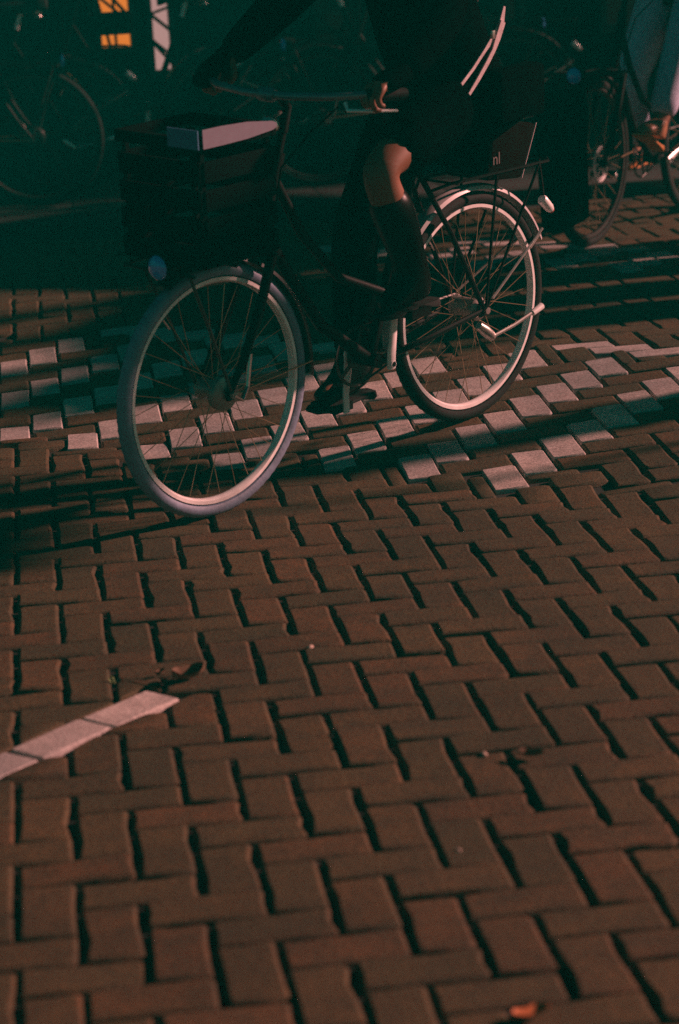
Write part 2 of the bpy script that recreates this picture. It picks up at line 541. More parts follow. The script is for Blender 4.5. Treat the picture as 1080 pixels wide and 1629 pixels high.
if restw.v: props(fast_build(restw, 'white_paving', MT['white'], road), kind='stuff')

# footway behind the kerb
fw = MB(); fw.box((11.5, 7.95, .055), (23, 1.05, .075))
foot = props(fw.build('pavement', MT['slab']), kind='structure')
for i in range(9):
    b = MB(); b.box((0, 0, 0), (.494, .075, .10)); k = b.build('kerbstone', MT['kerb'], foot, bevel=.012)
    k.location = (-2.2+i*1.0, 6.82, .075+rnd.gauss(0, .003))
for i in range(-4, 10):
    for j in range(3):
        b = MB(); b.box((0, 0, 0), (.297, .297, .02))
        k = b.build('slab', MT['slab'], foot, bevel=.006)
        k.location = (i*.6, 7.21+j*.6, .136+rnd.gauss(0, .002))

# ------------------------------------------------------------------ shop front at the back of the footway
def ray_y(u, v, Y):
    d = F_+R_*(u-540)/3728.9+U_*(814.5-v)/3728.9
    t = (Y-CAM[1])/d[1]
    return CAM+t*d
WY = 9.05
shop = empty('shop_building', 'dark shop building at the back of the street with small lit windows low down', 'building', Matrix.Translation((1.5, WY, .13)))
inv = shop.matrix_world.inverted()
def sp(p): return tuple(inv @ Vector(p))
b = MB(sp_ := (lambda x, y, z: sp((x, y, z))))
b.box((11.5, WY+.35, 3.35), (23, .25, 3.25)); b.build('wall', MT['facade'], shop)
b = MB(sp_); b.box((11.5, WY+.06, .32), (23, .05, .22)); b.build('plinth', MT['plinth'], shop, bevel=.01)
def window(x0, x1, z0, z1, pane, bars=0):
    f = MB(sp_)
    t = .035
    for (a, c_) in (((x0-t, x0), (z0-t, z1+t)), ((x1, x1+t), (z0-t, z1+t)), ((x0, x1), (z0-t, z0)), ((x0, x1), (z1, z1+t))):
        f.box(((a[0]+a[1])/2, WY+.03, (c_[0]+c_[1])/2), ((a[1]-a[0])/2, .06, (c_[1]-c_[0])/2))
    fo = f.build('window', MT['frame'], shop)
    p = MB(sp_); p.box(((x0+x1)/2, WY+.055, (z0+z1)/2), ((x1-x0)/2-.001, .012, (z1-z0)/2-.001)); p.build('pane', pane, fo)
    for k in range(bars):
        xx = x0+(x1-x0)*(k+1)/(bars+1)
        q = MB(sp_); q.box((xx, WY+.03, (z0+z1)/2), (.008, .012, (z1-z0)/2-.002)); q.build('glazing_bar', MT['frame'], fo)
pa, pb = ray_y(163, 76, WY), ray_y(200, -30, WY)
window(pa[0], pb[0], pa[2], pb[2], MT['glow'], 1)
pa, pb = ray_y(248, 112, WY), ray_y(265, 0, WY)
window(pa[0], pb[0], pa[2], pb[2]+.8, MT['pinkglow'])
for x0 in (1.6, 3.4, 5.2):
    window(x0, x0+1.3, .75, 2.5, MT['glass'], 1)
for x0 in (-5.5, -3.5, -1.2, .8, 2.8, 4.8, 6.8):
    for z0 in (3.7,):
        window(x0, x0+1.0, z0, z0+1.7, MT['glass'], 1)

# ------------------------------------------------------------------ bicycles
SPOKE = {}
def wheel(root, cx, tyre_m, hubkind, rim_m, tr=.345, spoke_m=None):
    hub_m = MT['hub'] if rim_m is MT['alu'] else MT['darksteel']
    """wheel part > rim, tyre, spokes; bike axes: X to the rear, N to the near side, Z up"""
    T = lambda x, n, z: (x, -n, z)
    c = (cx, 0, tr)
    h = MB(T)
    if hubkind == 'drum':
        h.lathe((cx, -.05, tr), (0, 1, 0), [(0, .012), (.004, .03), (.03, .016), (.055, .016), (.062, .040), (.070, .047), (.092, .047), (.096, .040), (.1, .010)], 24)
    elif hubkind == 'disc':
        h.lathe((cx, -.05, tr), (0, 1, 0), [(0, .01), (.004, .028), (.03, .016), (.07, .016), (.078, .03), (.1, .01)], 20)
    else:
        h.lathe((cx, -.055, tr), (0, 1, 0), [(0, .012), (.006, .034), (.02, .028), (.085, .028), (.095, .036), (.102, .030), (.11, .012)], 24)
    h.lathe((cx, -.075, tr), (0, 1, 0), [(0, .006), (.15, .006)], 8)
    for s in (-.07, .068): h.lathe((cx, s, tr), (0, 1, 0), [(0, .011), (.010, .011)], 6)
    wh = h.build('wheel', hub_m, root)
    r = MB(T)
    r.ring(c, .299, [(-.007, -.006), (-.007, .006), (-.002, .0125), (.0075, .0125), (.0075, .009), (.001, -.0), (.0075, -.009), (.0075, -.0125), (-.002, -.0125)], 96)
    r.build('rim', rim_m, wh)
    t = MB(T)
    R = tr-.022
    prof = [(.0185*math.cos(a)+(.0035 if abs(math.cos(a)) > .8 else 0), .0195*math.sin(a)) for a in [2*math.pi*k/14 for k in range(14)]]
    t.ring(c, R, prof, 160, tread=(.012, .0022))
    t.build('tyre', tyre_m, wh)
    key = (cx, hubkind)
    for k in range(32):
        side = 1 if k % 2 else -1
        a = 2*math.pi*k/32
        da = (.75 if (k//2) % 2 else -.75)
        fr = .036
        p0 = (cx+fr*math.cos(a+da), side*.030, tr+fr*math.sin(a+da))
        p1 = (cx+.287*math.cos(a), side*.003, tr+.287*math.sin(a))
        s = MB(T); s.tube([p0, p1], .0011, 4, caps=False)
        s.build('spoke', spoke_m or MT['spoke'], wh)
    v = MB(T); v.tube([(cx+.285*math.cos(2.2), 0, tr+.285*math.sin(2.2)), (cx+.25*math.cos(2.2), 0, tr+.25*math.sin(2.2))], .003, 6); v.build('valve', MT['steel'], wh)
    return wh

def arc(cx, cz, r, a0, a1, n=10, nn=0.):
    return [(cx+r*math.cos(math.radians(a0+(a1-a0)*i/n)), nn, cz+r*math.sin(math.radians(a0+(a1-a0)*i/n))) for i in range(n+1)]

def make_bike(name, label, M, tyres, rearguard, hubs=('drum', 'hub'), front_rack=True, wb=1.055, crank=90, group=None, rack=True, rim_m=None):
    T = lambda x, n, z: (x, -n, z)
    root = empty(name, label, 'bicycle', M, group)
    rim_m = rim_m or MT['alu']
    tr = .345
    fm = MT['black']
    # frame: loop step-through with seat tube, stays
    f = MB(T)
    bb = (.615, 0, .288)
    ht0, ht1 = (.205, 0, .715), (.285, 0, .935)
    st1 = (.845, 0, .86)
    f.tube([ht0, ht1], .019, 10)
    f.tube([(.215, 0, .74), (.30, 0, .60), (.42, 0, .43), bb], .017, 10)
    f.tube([(.262, 0, .87), (.36, 0, .70), (.50, 0, .55), (.68, 0, .47)], .014, 10)
    f.tube([bb, st1], .0165, 10)
    f.lathe((bb[0], -.037, bb[2]), (0, 1, 0), [(0, .021), (.074, .021)], 14)
    for s in (-1, 1):
        f.tube([(.635, s*.03, .29), (.80, s*.05, .31), (wb, s*.062, tr)], [.011, .010, .008], 8)
        f.tube([(.82, s*.018, .80), (.93, s*.045, .60), (wb, s*.062, tr)], [.009, .008, .008], 8)
        f.box((wb, s*.062, tr), (.022, .003, .018))
    f.build('frame', fm, root)
    # fork
    f = MB(T)
    f.lathe((ht1[0], 0, ht1[2]), (ht1[0]-ht0[0], 0, ht1[2]-ht0[2]), [(-.24, .012), (.09, .012)], 10)
    f.box((.195, 0, .69), (.022, .055, .014))
    for s in (-1, 1):
        f.tube([(.195, s*.05, .69), (.13, s*.056, .55), (.06, s*.058, .43), (.015, s*.058, .37), (0, s*.058, tr)], [.015, .014, .012, .010, .009], 10)
        f.box((0, s*.058, tr), (.012, .004, .016))
    f.build('fork', fm, root)
    # bars
    s_ = MB(T); s_.tube([(.305, 0, .985), (.325, 0, 1.05), (.30, 0, 1.08), (.255, 0, 1.094)], [.014, .014, .013, .015], 10)
    s_.build('stem', MT['black'], root)
    hb = MB(T)
    pts = [(.42, -.31, 1.09), (.33, -.29, 1.10), (.27, -.20, 1.10), (.25, -.08, 1.094), (.252, 0, 1.094), (.255, .08, 1.095), (.28, .20, 1.10), (.34, .29, 1.105), (.43, .31, 1.095)]
    hb.tube(pts, .011, 10); hb.lathe((.252, -.03, 1.094), (0, 1, 0), [(0, .014), (.01, .02), (.05, .02), (.06, .014)], 14)
    bar = hb.build('handlebar', MT['barsteel'], root)
    for s in (-1, 1):
        g = MB(T); g.tube([(.325, s*.29, 1.104), (.38, s*.303, 1.10), (.445, s*.312, 1.093)], [.016, .017, .016], 10); g.build('grip', MT['grip'], bar)
    l = MB(T); l.tube([(.30, .235, 1.085), (.28, .26, 1.07), (.33, .30, 1.065), (.41, .315, 1.055)], [.006, .007, .006, .005], 6, flat=.6); l.build('brake_lever', MT['alu'], bar)
    bl = MB(T); bl.tube([(.30, 0, 1.04), (.24, .02, 1.03)], .005, 6); bl.lathe((.225, .03, 1.018), (.2, .5, .8), [(0, .012), (.004, .027), (.016, .024), (.024, .012), (.026, .003)], 14); bl.build('bell', MT['steel'], bar)
    cb = MB(T)
    cb.tube([(.30, .22, 1.08), (.20, .20, 1.02), (.19, .10, .92), (.21, .045, .78), (.16, .062, .60), (.05, .066, .40)], .0028, 5)
    cb.build('brake_cable', MT['matte'], root)
    # saddle
    sp_ = MB(T); sp_.tube([(.84, 0, .85), (.872, 0, .945)], .013, 10); sp_.build('seat_post', MT['alu'], root)
    sa = MB(T); vs = []; prof = [(.72, .018, .955), (.76, .026, .965), (.82, .04, .968), (.88, .075, .972), (.94, .10, .98), (.985, .095, .985), (1.0, .06, .98)]
    for (x, hw, z) in prof:
        for k in range(12):
            a = 2*math.pi*k/12
            vs.append((x, hw*math.cos(a), z+.024*math.sin(a)+(.006 if math.sin(a) > 0 else -.008)))
    fs = [(i*12+k, i*12+(k+1) % 12, (i+1)*12+(k+1) % 12, (i+1)*12+k) for i in range(6) for k in range(12)]
    fs += [tuple(range(12)), tuple(72+k for k in range(12))]
    sa.add(vs, fs); sad = sa.build('saddle', MT['saddle'], root)
    for s in (-1, 1):
        q = MB(T); q.lathe((.95, s*.05, .915), (0, 0, 1), [(0, .014), (.012, .018), (.02, .014), (.03, .018), (.045, .014)], 10); q.build('saddle_spring', MT['steel'], sad)
    # wheels, guards
    sm_ = MT['matte'] if group else None
    wheel(root, 0, tyres[0], hubs[0], rim_m, spoke_m=sm_); wheel(root, wb, tyres[1], hubs[1], rim_m, spoke_m=sm_)
    gp = [(0, -.027), (.010, -.022), (.0155, 0), (.010, .022), (0, .027), (.0015, .022), (.011, 0), (.0015, -.022)]
    g = MB(T); g.ring((0, 0, tr), .352, gp, 40, a0=math.radians(-6), a1=math.radians(118))
    mg = g.build('mudguard', MT['blackguard'], root)
    for s in (-1, 1):
        q = MB(T); q.tube([(0, s*.068, tr), (.352, s*.026, tr+.005)], .0028, 6); q.build('mudguard_stay', MT['spoke'], mg)
    g = MB(T); g.ring((wb, 0, tr), .352, gp, 48, a0=math.radians(24), a1=math.radians(188))
    mg = g.build('mudguard', rearguard, root)
    for s in (-1, 1):
        q = MB(T); q.tube([(wb+.03, s*.07, tr+.03), (wb+.327, s*.026, tr+.178)], [.0042, .0042], 6); q.tube([(wb+.25, s*.037, tr+.135), (wb+.31, s*.028, tr+.168)], .006, 6); q.build('mudguard_stay', MT['steel'], mg)
    # crank, pedals, chain side
    cr = MB(T); ring = [(-.006, -.002), (.004, -.002), (.004, .002), (-.006, .002)]
    cr.ring((bb[0], -.05, bb[2]), .085, ring, 40); cr.ring((bb[0], -.05, bb[2]), .028, [(-.01, -.003), (.01, -.003), (.01, .003), (-.01, .003)], 24)
    for k in range(5):
        a = 2*math.pi*k/5
        cr.box((bb[0]+.055*math.cos(a), -.05, bb[2]+.055*math.sin(a)), (.03, .002, .006), ((math.cos(a), 0, math.sin(a)), (0, 1, 0), (-math.sin(a), 0, math.cos(a))))
    cr.build('chainring', MT['darksteel'], root)
    ch = MB(T)
    ch.tube([(bb[0], -.05, bb[2]+.088), (wb, -.05, tr+.032)], .004, 5); ch.tube([(bb[0], -.05, bb[2]-.088), (wb, -.05, tr-.032)], .004, 5)
    ch.build('chain', MT['darksteel'], root)
    for s in (1, -1):
        a = math.radians(crank if s > 0 else crank+180)
        e = (bb[0]+.165*math.cos(a), bb[2]+.165*math.sin(a))
        q = MB(T)
        n0, n1 = s*.082, s*.098
        q.tube([(bb[0]-.014*math.cos(a), n0, bb[2]-.014*math.sin(a)), (bb[0]+.03*math.cos(a), n0+s*.002, bb[2]+.03*math.sin(a)), (bb[0]+.12*math.cos(a), n1, bb[2]+.12*math.sin(a)), (e[0]+.012*math.cos(a), n1, e[1]+.012*math.sin(a))], [.016, .0165, .0125, .0125], 10, flat=.55, upv=(0, 1, 0))
        q.lathe((bb[0], n0, bb[2]), (0, s, 0), [(.004, .012), (.0105, .0105)], 12)
        arm = q.build('crank', MT['alu'], root)
        q = MB(T); q.lathe((bb[0], n0+s*.0098, bb[2]), (0, s, 0), [(0, .0075), (.002, .0075)], 10); q.build('crank_bolt', MT['matte'], arm)
        q = MB(T)
        q.lathe((e[0], n1, e[1]), (0, s, 0), [(0, .006), (.10, .006)], 8)
        for xx in (-.03, .03): q.box((e[0]+xx, n1+s*.058, e[1]), (.012, .045, .010))
        for yy in (.014, .10): q.box((e[0], n1+s*yy, e[1]), (.04, .004, .012))
        q.build('pedal', MT['matte'], root)
    # kickstand folded back
    k = MB(T); k.lathe((wb-.005, .066, .285), (.35, .05, -.3), [(-.03, .012), (0, .017), (.03, .016), (.045, .011)], 10)
    k.tube([(wb+.03, .075, .262), (wb+.12, .078, .275), (wb+.215, .08, .297)], .0058, 8)
    ks = k.build('kickstand', MT['steel'], root)
    k = MB(T); k.tube([(wb+.205, .08, .293), (wb+.25, .081, .306)], [.0095, .011], 10); k.build('kickstand_foot', MT['alu'], ks)
    # rear rack and lamps
    if rack:
        r = MB(T)
        for s in (-1, 1):
            r.tube([(.87, s*.03, .73), (.92, s*.06, .745), (1.37, s*.06, .735), (1.40, s*.03, .735)], .005, 6)
            r.tube([(wb, s*.068, tr), (1.12, s*.065, .735)], .0045, 6)
            r.tube([(wb, s*.068, tr), (1.32, s*.064, .735)], .0045, 6)
        for x in (.95, 1.08, 1.2, 1.33): r.tube([(x, -.06, .738), (x, .06, .738)], .004, 6)
        r.tube([(1.40, -.03, .735), (1.40, .03, .735)], .005, 6)
        r.build('rear_rack', MT['black'], root)
        la = MB(T); la.lathe((1.375, .03, .615), (.06, 0, -.055), [(0, .013), (.005, .016), (.05, .0145), (.06, .011)], 14); lo = la.build('rear_lamp', MT['alu'], root)
        ll = MB(T); ll.lathe((1.4195, .03, .5742), (.06, 0, -.055), [(0, .0105), (.006, .009)], 14); ll.build('lamp_glass', MT['redlens'], lo)
        q = MB(T); q.tube([(1.40, .0, .735), (1.39, .02, .66), (1.385, .03, .612)], .004, 6); q.build('lamp_bracket', MT['matte'], root)
    if front_rack:
        r = MB(T)
        for n in (-.11, -.04, .04, .11): r.tube([(-.17, n, .715), (.15, n, .712)], .0045, 6)
        for x in (-.17, -.02, .13): r.tube([(x, -.13, .706), (x, .13, .706)], .005, 6)
        r.tube([(.13, 0, .706), (.20, 0, .712)], .008, 6)
        fr = r.build('front_rack', MT['black'], root)
        for s in (-1, 1):
            q = MB(T); q.tube([(0, s*.067, tr), (-.075, s*.075, .54), (-.145, s*.085, .70)], .0048, 6); q.build('rack_stay', MT['darksteel'], fr)
        q = MB(T); q.lathe((-.165, .0, .715), (-1, 0, -.05), [(-.05, .012), (-.045, .028), (0, .037), (.008, .037)], 18); hl = q.build('headlamp', MT['matte'], root)
        q = MB(T); q.lathe((-.1735, .0, .7146), (-1, 0, -.05), [(0, .033), (.006, .031), (.012, .022), (.015, .008)], 18); q.build('lamp_glass', MT['lens'], hl)
    if hubs[0] == 'drum':
        q = MB(T); q.tube([(0, .069, tr), (.03, .072, tr-.02), (.055, .07, tr+.012)], [.012, .009, .006], 8, flat=.6)
        q.tube([(.055, .07, tr+.012), (.075, .066, .44)], .006, 6); q.build('brake_arm', MT['steel'], root)
    if hubs[0] == 'disc':
        q = MB(T); q.ring((0, .045, tr), .075, [(-.022, -.001), (.0, -.001), (.0, .001), (-.022, .001)], 40)
        for k in range(6):
            a = k*math.pi/3; q.box((.04*math.cos(a), .045, tr+.04*math.sin(a)), (.02, .001, .007), ((math.cos(a), 0, math.sin(a)), (0, 1, 0), (-math.sin(a), 0, math.cos(a))))
        q.build('brake_disc', MT['alu'], root)
        q = MB(T); q.box((.06, .052, tr+.055), (.03, .014, .02)); q.build('brake_caliper', MT['matte'], root, bevel=.004)
    return root

def bike_frame(g0, adeg, lean, zr=None):
    a = math.radians(adeg)
    g0 = np.array(g0, float)
    D = np.array([math.cos(a), math.sin(a), 0])
    if zr is not None: D[2] = (zr-g0[2])/1.055; D /= np.linalg.norm(D)
    n0 = np.array([-math.sin(a), math.cos(a), 0])
    up = np.array([0, 0, 1])*math.cos(lean)+n0*math.sin(lean)
    up -= D*(up@D); up /= np.linalg.norm(up)
    N = np.cross(D, up)
    return g0, D, N, up
def bmat(B):
    g, D, N, up = B
    return Matrix(((D[0], -N[0], up[0], g[0]), (D[1], -N[1], up[1], g[1]), (D[2], -N[2], up[2], g[2]), (0, 0, 0, 1)))
T = lambda x, n, z: (x, -n, z)

B1 = bike_frame((.555, 1.949, 0.), 39.5, -.0665, gz(1.369, 2.619))
M1 = bmat(B1)
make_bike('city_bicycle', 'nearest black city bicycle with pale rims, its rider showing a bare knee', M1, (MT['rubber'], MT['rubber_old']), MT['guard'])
B2 = bike_frame((2.381, 5.289, .111), 51, -.05)
M2 = bmat(B2)
make_bike('disc_brake_bicycle', 'dark bicycle with a shiny perforated brake disc, behind the nearest one at upper right', M2, (MT['rubber_old'], MT['rubber_old']), MT['blackguard'], hubs=('disc', 'hub'), front_rack=True, rack=False, crank=20, rim_m=MT['darksteel'])

# crate on the front rack
def crate(M, name, label, rim_band):
    root = empty(name, label, 'crate', M)
    x0, x1, n0, n1, z0, z1 = -.145, .115, -.15, .15, .722, 1.05
    for (cx, cn, hx, hn, long_) in ((x0, 0, .006, (n1-n0)/2, 1), (x1, 0, .006, (n1-n0)/2, 1), ((x0+x1)/2, n1, (x1-x0)/2-.006, .006, 0), ((x0+x1)/2, n0, (x1-x0)/2-.006, .006, 0)):
        for k in range(4):
            z = z0+.03+k*.072
            q = MB(T); q.box((cx, cn, z), (hx, hn, .027)); q.build('slat', MT['crate'], root, bevel=.003)
        q = MB(T); q.box((cx, cn, z1-.012), (hx+.004, hn+.004 if long_ else hn-.004, .016)); q.build('rim', MT['crate'], root, bevel=.004)
    for cx in (x0+.013, x1-.013):
        for cn in (n0+.013, n1-.013):
            q = MB(T); q.box((cx, cn, (z0+z1)/2-.012), (.0065, .0065, (z1-z0)/2-.02)); q.build('corner_post', MT['crate'], root)
    q = MB(T); q.box(((x0+x1)/2, 0, z0+.004), ((x1-x0)/2-.02, (n1-n0)/2-.02, .004)); q.build('bottom', MT['crate'], root)
    if rim_band:
        zz = [(x0+.001, 1.078, 1.030), (x0+.065, 1.078, 1.030), (x0+.066, 1.078, 1.030), (x0+.16, 1.074, 1.032), (x1-.01, 1.062, 1.040), (x1+.004, 1.056, 1.046)]
        q = MB(T); vs = []
        for (x, a, b_) in zz: vs += [(x, n1+.0125, b_-.0), (x, n1+.0125, a), (x, n1+.0095, a), (x, n1+.0095, b_)]
        n_ = len(zz)
        fs = [(i*4+k, i*4+(k+1) % 4, i*4+4+(k+1) % 4, i*4+4+k) for i in range(n_-1) for k in range(4)]+[(0, 1, 2, 3), (n_*4-4, n_*4-3, n_*4-2, n_*4-1)]
        q.add(vs, fs); q.build('tape', MT['tape'], root)['label'] = 'pale pink tape along the near rim'
        q = MB(T); q.box((x0-.013, n1-.045, 1.054), (.0015, .055, .024)); q.build('tape', MT['bluetape'], root)['label'] = 'blue tape on the front rim'
    return root
crate(M1, 'crate', 'black slatted crate with pink tape on the front rack of the nearest bicycle', True)

# ------------------------------------------------------------------ people
def skin_mesh(name, V, E, m, sub=2, root=0):
    """V: list of (pos, (rx, ry)); grows one continuous surface along the edges"""
    me = bpy.data.meshes.new(name)
    me.from_pydata([v[0] for v in V], E, [])
    o = bpy.data.objects.new(name, me)
    COL.objects.link(o)
    md = o.modifiers.new('skin', 'SKIN'); md.use_smooth_shade = True
    o.modifiers.new('sub', 'SUBSURF').levels = sub
    o.modifiers['sub'].render_levels = sub
    lay = me.skin_vertices[0].data if me.skin_vertices else None
    for i, v in enumerate(V):
        r = v[1] if hasattr(v[1], '__len__') else (v[1], v[1])
        lay[i].radius = r
        lay[i].use_root = (i == root)
    dg = bpy.context.evaluated_depsgraph_get()
    dg.update()
    out = bpy.data.meshes.new_from_object(o.evaluated_get(dg))
    bpy.data.objects.remove(o); bpy.data.meshes.remove(me)
    out.name = name
    out.materials.clear(); out.materials.append(m)
    out.shade_smooth()
    return out

class Skel:
    def __init__(s): s.V = []; s.E = []; s.ix = {}
    def p(s, key, pos, r, par=None):
        s.ix[key] = len(s.V); s.V.append((tuple(pos), r))
        if par is not None: s.E.append((s.ix[par], s.ix[key]))
        return s
def lerp(a, b, t): return tuple(np.array(a)+(np.array(b)-np.array(a))*t)

def person(root, J, coat_m, leg_m, coat_tail=None, sleeves=True, hairm=None, fingers=True, trousers=None, boots=None, shoes=None, face=(-1, 0, 0), shirt=None):
    """J: joint positions in the root's space"""
    s = Skel()
    s.p('pelvis', J['pelvis'], (.15, .12))
    s.p('waist', lerp(J['pelvis'], J['neck'], .38), (.13, .10), 'pelvis')
    s.p('chest', lerp(J['pelvis'], J['neck'], .78), (.165, .115), 'waist')
    s.p('neck', J['neck'], (.055, .055), 'chest')
    nk = np.array(J['neck']); hd = np.array(J['head'])
    s.p('jaw', lerp(nk, hd, .55), (.062, .068), 'neck')
    s.p('face', hd, (.078, .095), 'jaw')
    s.p('crown', hd+np.array((0, 0, .085)), (.062, .078), 'face')
    for sd_ in ('l', 'r'):
        sh, el, wr, kn = J['sh_'+sd_], J['el_'+sd_], J['wr_'+sd_], J['hand_'+sd_]
        s.p('sh'+sd_, sh, .058, 'chest').p('el'+sd_, el, .042, 'sh'+sd_).p('fa'+sd_, lerp(el, wr, .4), .040, 'el'+sd_).p('wr'+sd_, wr, (.028, .024), 'fa'+sd_)
        f = np.array(kn)-np.array(wr); f /= np.linalg.norm(f)
        dn = np.array(J.get('palm_'+sd_, (0, 0, -1)), float); dn -= f*(dn@f); dn /= np.linalg.norm(dn)
        ac = np.cross(f, dn)*(1 if sd_ == 'l' else -1)
        s.p('pm'+sd_, np.array(wr)+f*.05, (.036, .020), 'wr'+sd_)
        if fingers:
            for k, (off, ln) in enumerate(((-.03, .034), (-.01, .04), (.01, .037), (.03, .029))):
                b0 = np.array(wr)+f*.088+ac*off
                s.p('k%d' % k+sd_, b0, .0105, 'pm'+sd_)
                p1 = b0+ln*(f*.75+dn*.6); p2 = p1+ln*.75*(dn*.95-f*.1); p3 = p2+ln*.6*(dn*.4-f*.85)
                s.p('a%d' % k+sd_, p1, .0095, 'k%d' % k+sd_).p('b%d' % k+sd_, p2, .009, 'a%d' % k+sd_).p('c%d' % k+sd_, p3, .008, 'b%d' % k+sd_)
            t0 = np.array(wr)+f*.03-ac*.034+dn*.006
            s.p('t0'+sd_, t0, .013, 'pm'+sd_)
            t1 = t0+.038*(f*.6-ac*.45+dn*.6); t2 = t1+.028*(dn*.7+f*.5+ac*.5)
            s.p('t1'+sd_, t1, .011, 't0'+sd_).p('t2'+sd_, t2, .009, 't1'+sd_)
        hp, kn_, an, to = J['hip_'+sd_], J['kn_'+sd_], J['an_'+sd_], J['toe_'+sd_]
        s.p('hp'+sd_, hp, .092, 'pelvis').p('th'+sd_, lerp(hp, kn_, .5), .076, 'hp'+sd_).p('kn'+sd_, kn_, .056, 'th'+sd_).p('cf'+sd_, lerp(kn_, an, .35), .054, 'kn'+sd_).p('an'+sd_, an, .036, 'cf'+sd_)
        s.p('to'+sd_, lerp(an, to, .6), (.036, .026), 'an'+sd_).p('tt'+sd_, to, (.032, .018), 'to'+sd_)
    body = link_mesh('body', skin_mesh('body', s.V, s.E, MT['skin']), root)
    # face and hair
    fx = np.array(face, float); fx /= np.linalg.norm(fx)
    sx = np.cross(fx, (0, 0, 1)); sx /= np.linalg.norm(sx)
    h = hd+np.array((0, 0, .02))
    q = MB()
    q.tube([h+fx*.078+np.array((0, 0, .012)), h+fx*.10+np.array((0, 0, -.022)), h+fx*.085+np.array((0, 0, -.03))], [.008, .014, .008], 8); q.build('nose', MT['skin'], root)
    for e in (-1, 1):
        q = MB(); q.lathe(h+fx*.062+sx*e*.03+np.array((0, 0, .012)), fx, [(0, .010), (.008, .009), (.012, .003)], 10); q.build('eye', MT['eye'], root)
        q = MB(); q.lathe(h+sx*e*.076, sx*e, [(0, .014), (.006, .024), (.014, .020), (.018, .006)], 10); q.build('ear', MT['skin'], root)
    q = MB(); q.tube([h+fx*.078-sx*.022+np.array((0, 0, -.055)), h+fx*.088+np.array((0, 0, -.056)), h+fx*.078+sx*.022+np.array((0, 0, -.055))], .006, 6); q.build('mouth', MT['skinr'], root)
    g = Skel(); g.p('z', h-fx*.004+np.array((0, 0, .098)), (.075, .08)).p('a', h-fx*.022+np.array((0, 0, .055)), (.108, .112), 'z').p('b', h-fx*.05, (.10, .085), 'a').p('c', h-fx*.06-np.array((0, 0, .11)), (.07, .045), 'b').p('d', h-fx*.07-np.array((0, 0, .2)), (.05, .03), 'c')
    link_mesh('hair', skin_mesh('hair', g.V, g.E, hairm or MT['hair']), root)
    # coat: torso, sleeves, tail
    c = Skel()
    c.p('pelvis', J['pelvis'], (.185, .15)); c.p('waist', lerp(J['pelvis'], J['neck'], .4), (.165, .13), 'pelvis'); c.p('chest', lerp(J['pelvis'], J['neck'], .78), (.19, .14), 'waist')
    c.p('col', lerp(J['pelvis'], J['neck'], .99), (.085, .08), 'chest')
    for sd_ in ('l', 'r'):
        sh, el, wr = J['sh_'+sd_], J['el_'+sd_], J['wr_'+sd_]
        c.p('s'+sd_, sh, .082, 'chest').p('e'+sd_, el, .064, 's'+sd_).p('f'+sd_, lerp(el, wr, .5), .054, 'e'+sd_).p('w'+sd_, lerp(el, wr, .97), .044, 'f'+sd_)
    for i, (pos, r) in enumerate(coat_tail or []):
        c.p('t%d' % i, pos, r, 'pelvis' if i == 0 else 't%d' % (i-1))
    ct = link_mesh('coat', skin_mesh('coat', c.V, c.E, coat_m), root)
    for sd_ in ('l', 'r'):
        wr = np.array(J['wr_'+sd_]); f = np.array(J['hand_'+sd_])-wr; f /= np.linalg.norm(f)
        g = Skel(); g.p('a', lerp(J['el_'+sd_], wr, .86), .038).p('b', wr, .035, 'a').p('c', wr+f*.05, (.044, .027), 'b').p('d', wr+f*(.078 if sd_ == 'l' else .11), (.043, .025), 'c')
        if sd_ == 'r': g.p('e', wr+f*.135-np.array((0, 0, .03)), (.04, .022), 'd')
        link_mesh('glove', skin_mesh('glove', g.V, g.E, coat_m), root)
    # trousers
    if trousers:
        for sd_ in ('l', 'r'):
            if sd_ not in trousers: continue
            m_, end = trousers[sd_]
            hp, kn_, an = J['hip_'+sd_], J['kn_'+sd_], J['an_'+sd_]
            g = Skel()
            g.p('h', lerp(J['pelvis'], hp, .8), .112).p('h2', lerp(hp, kn_, .25), .105, 'h').p('m', lerp(hp, kn_, .6 if end > 1 else .5*end+.1), .090, 'h2')
            if end > 1:
                g.p('k', kn_, .074, 'm').p('c', lerp(kn_, an, .45), .068, 'k').p('a', lerp(kn_, an, .92), .064, 'c')
            else: g.p('k', lerp(hp, kn_, end), .086, 'm')
            link_mesh('trouser_leg', skin_mesh('trouser_leg', g.V, g.E, m_), root)
    for kind, tbl in (('boot', boots or {}), ('shoe', shoes or {})):
        for sd_, (m_, sm) in tbl.items():
            kn_, an, to = J['kn_'+sd_], np.array(J['an_'+sd_]), np.array(J['toe_'+sd_])
            d = to-an; upv = np.array(J['kn_'+sd_])-an; upv /= np.linalg.norm(upv)
            fd = d-upv*(d@upv)*0; fd = fd/np.linalg.norm(fd)
            back = -np.array([fd[0], fd[1], fd[2]])
            g = Skel()
            heel = np.array(J.get('heel_'+sd_, an+back*.045-upv*.05))
            if kind == 'boot':
                g.p('t', lerp(kn_, an, .14), .064).p('c', lerp(kn_, an, .42), .067, 't').p('b', lerp(kn_, an, .85), .047, 'c').p('an', an, .046, 'b')
            else: g.p('an', an+upv*.03, .044).p('a2', an, .044, 'an')
            L_ = 'an' if kind == 'boot' else 'a2'
            g.p('he', heel, (.036, .034), L_)
            g.p('mi', lerp(an, to, .5)+np.array((0, 0, 0)), (.043, .036), L_).p('ba', lerp(an, to, .82), (.045, .030), 'mi').p('tt', to+fd*.012, (.036, .024), 'ba')
            bo = link_mesh(kind, skin_mesh(kind, g.V, g.E, m_), root)
            # sole under heel and ball
            q = MB()
            sdv = np.cross(fd, upv); sdv /= np.linalg.norm(sdv)
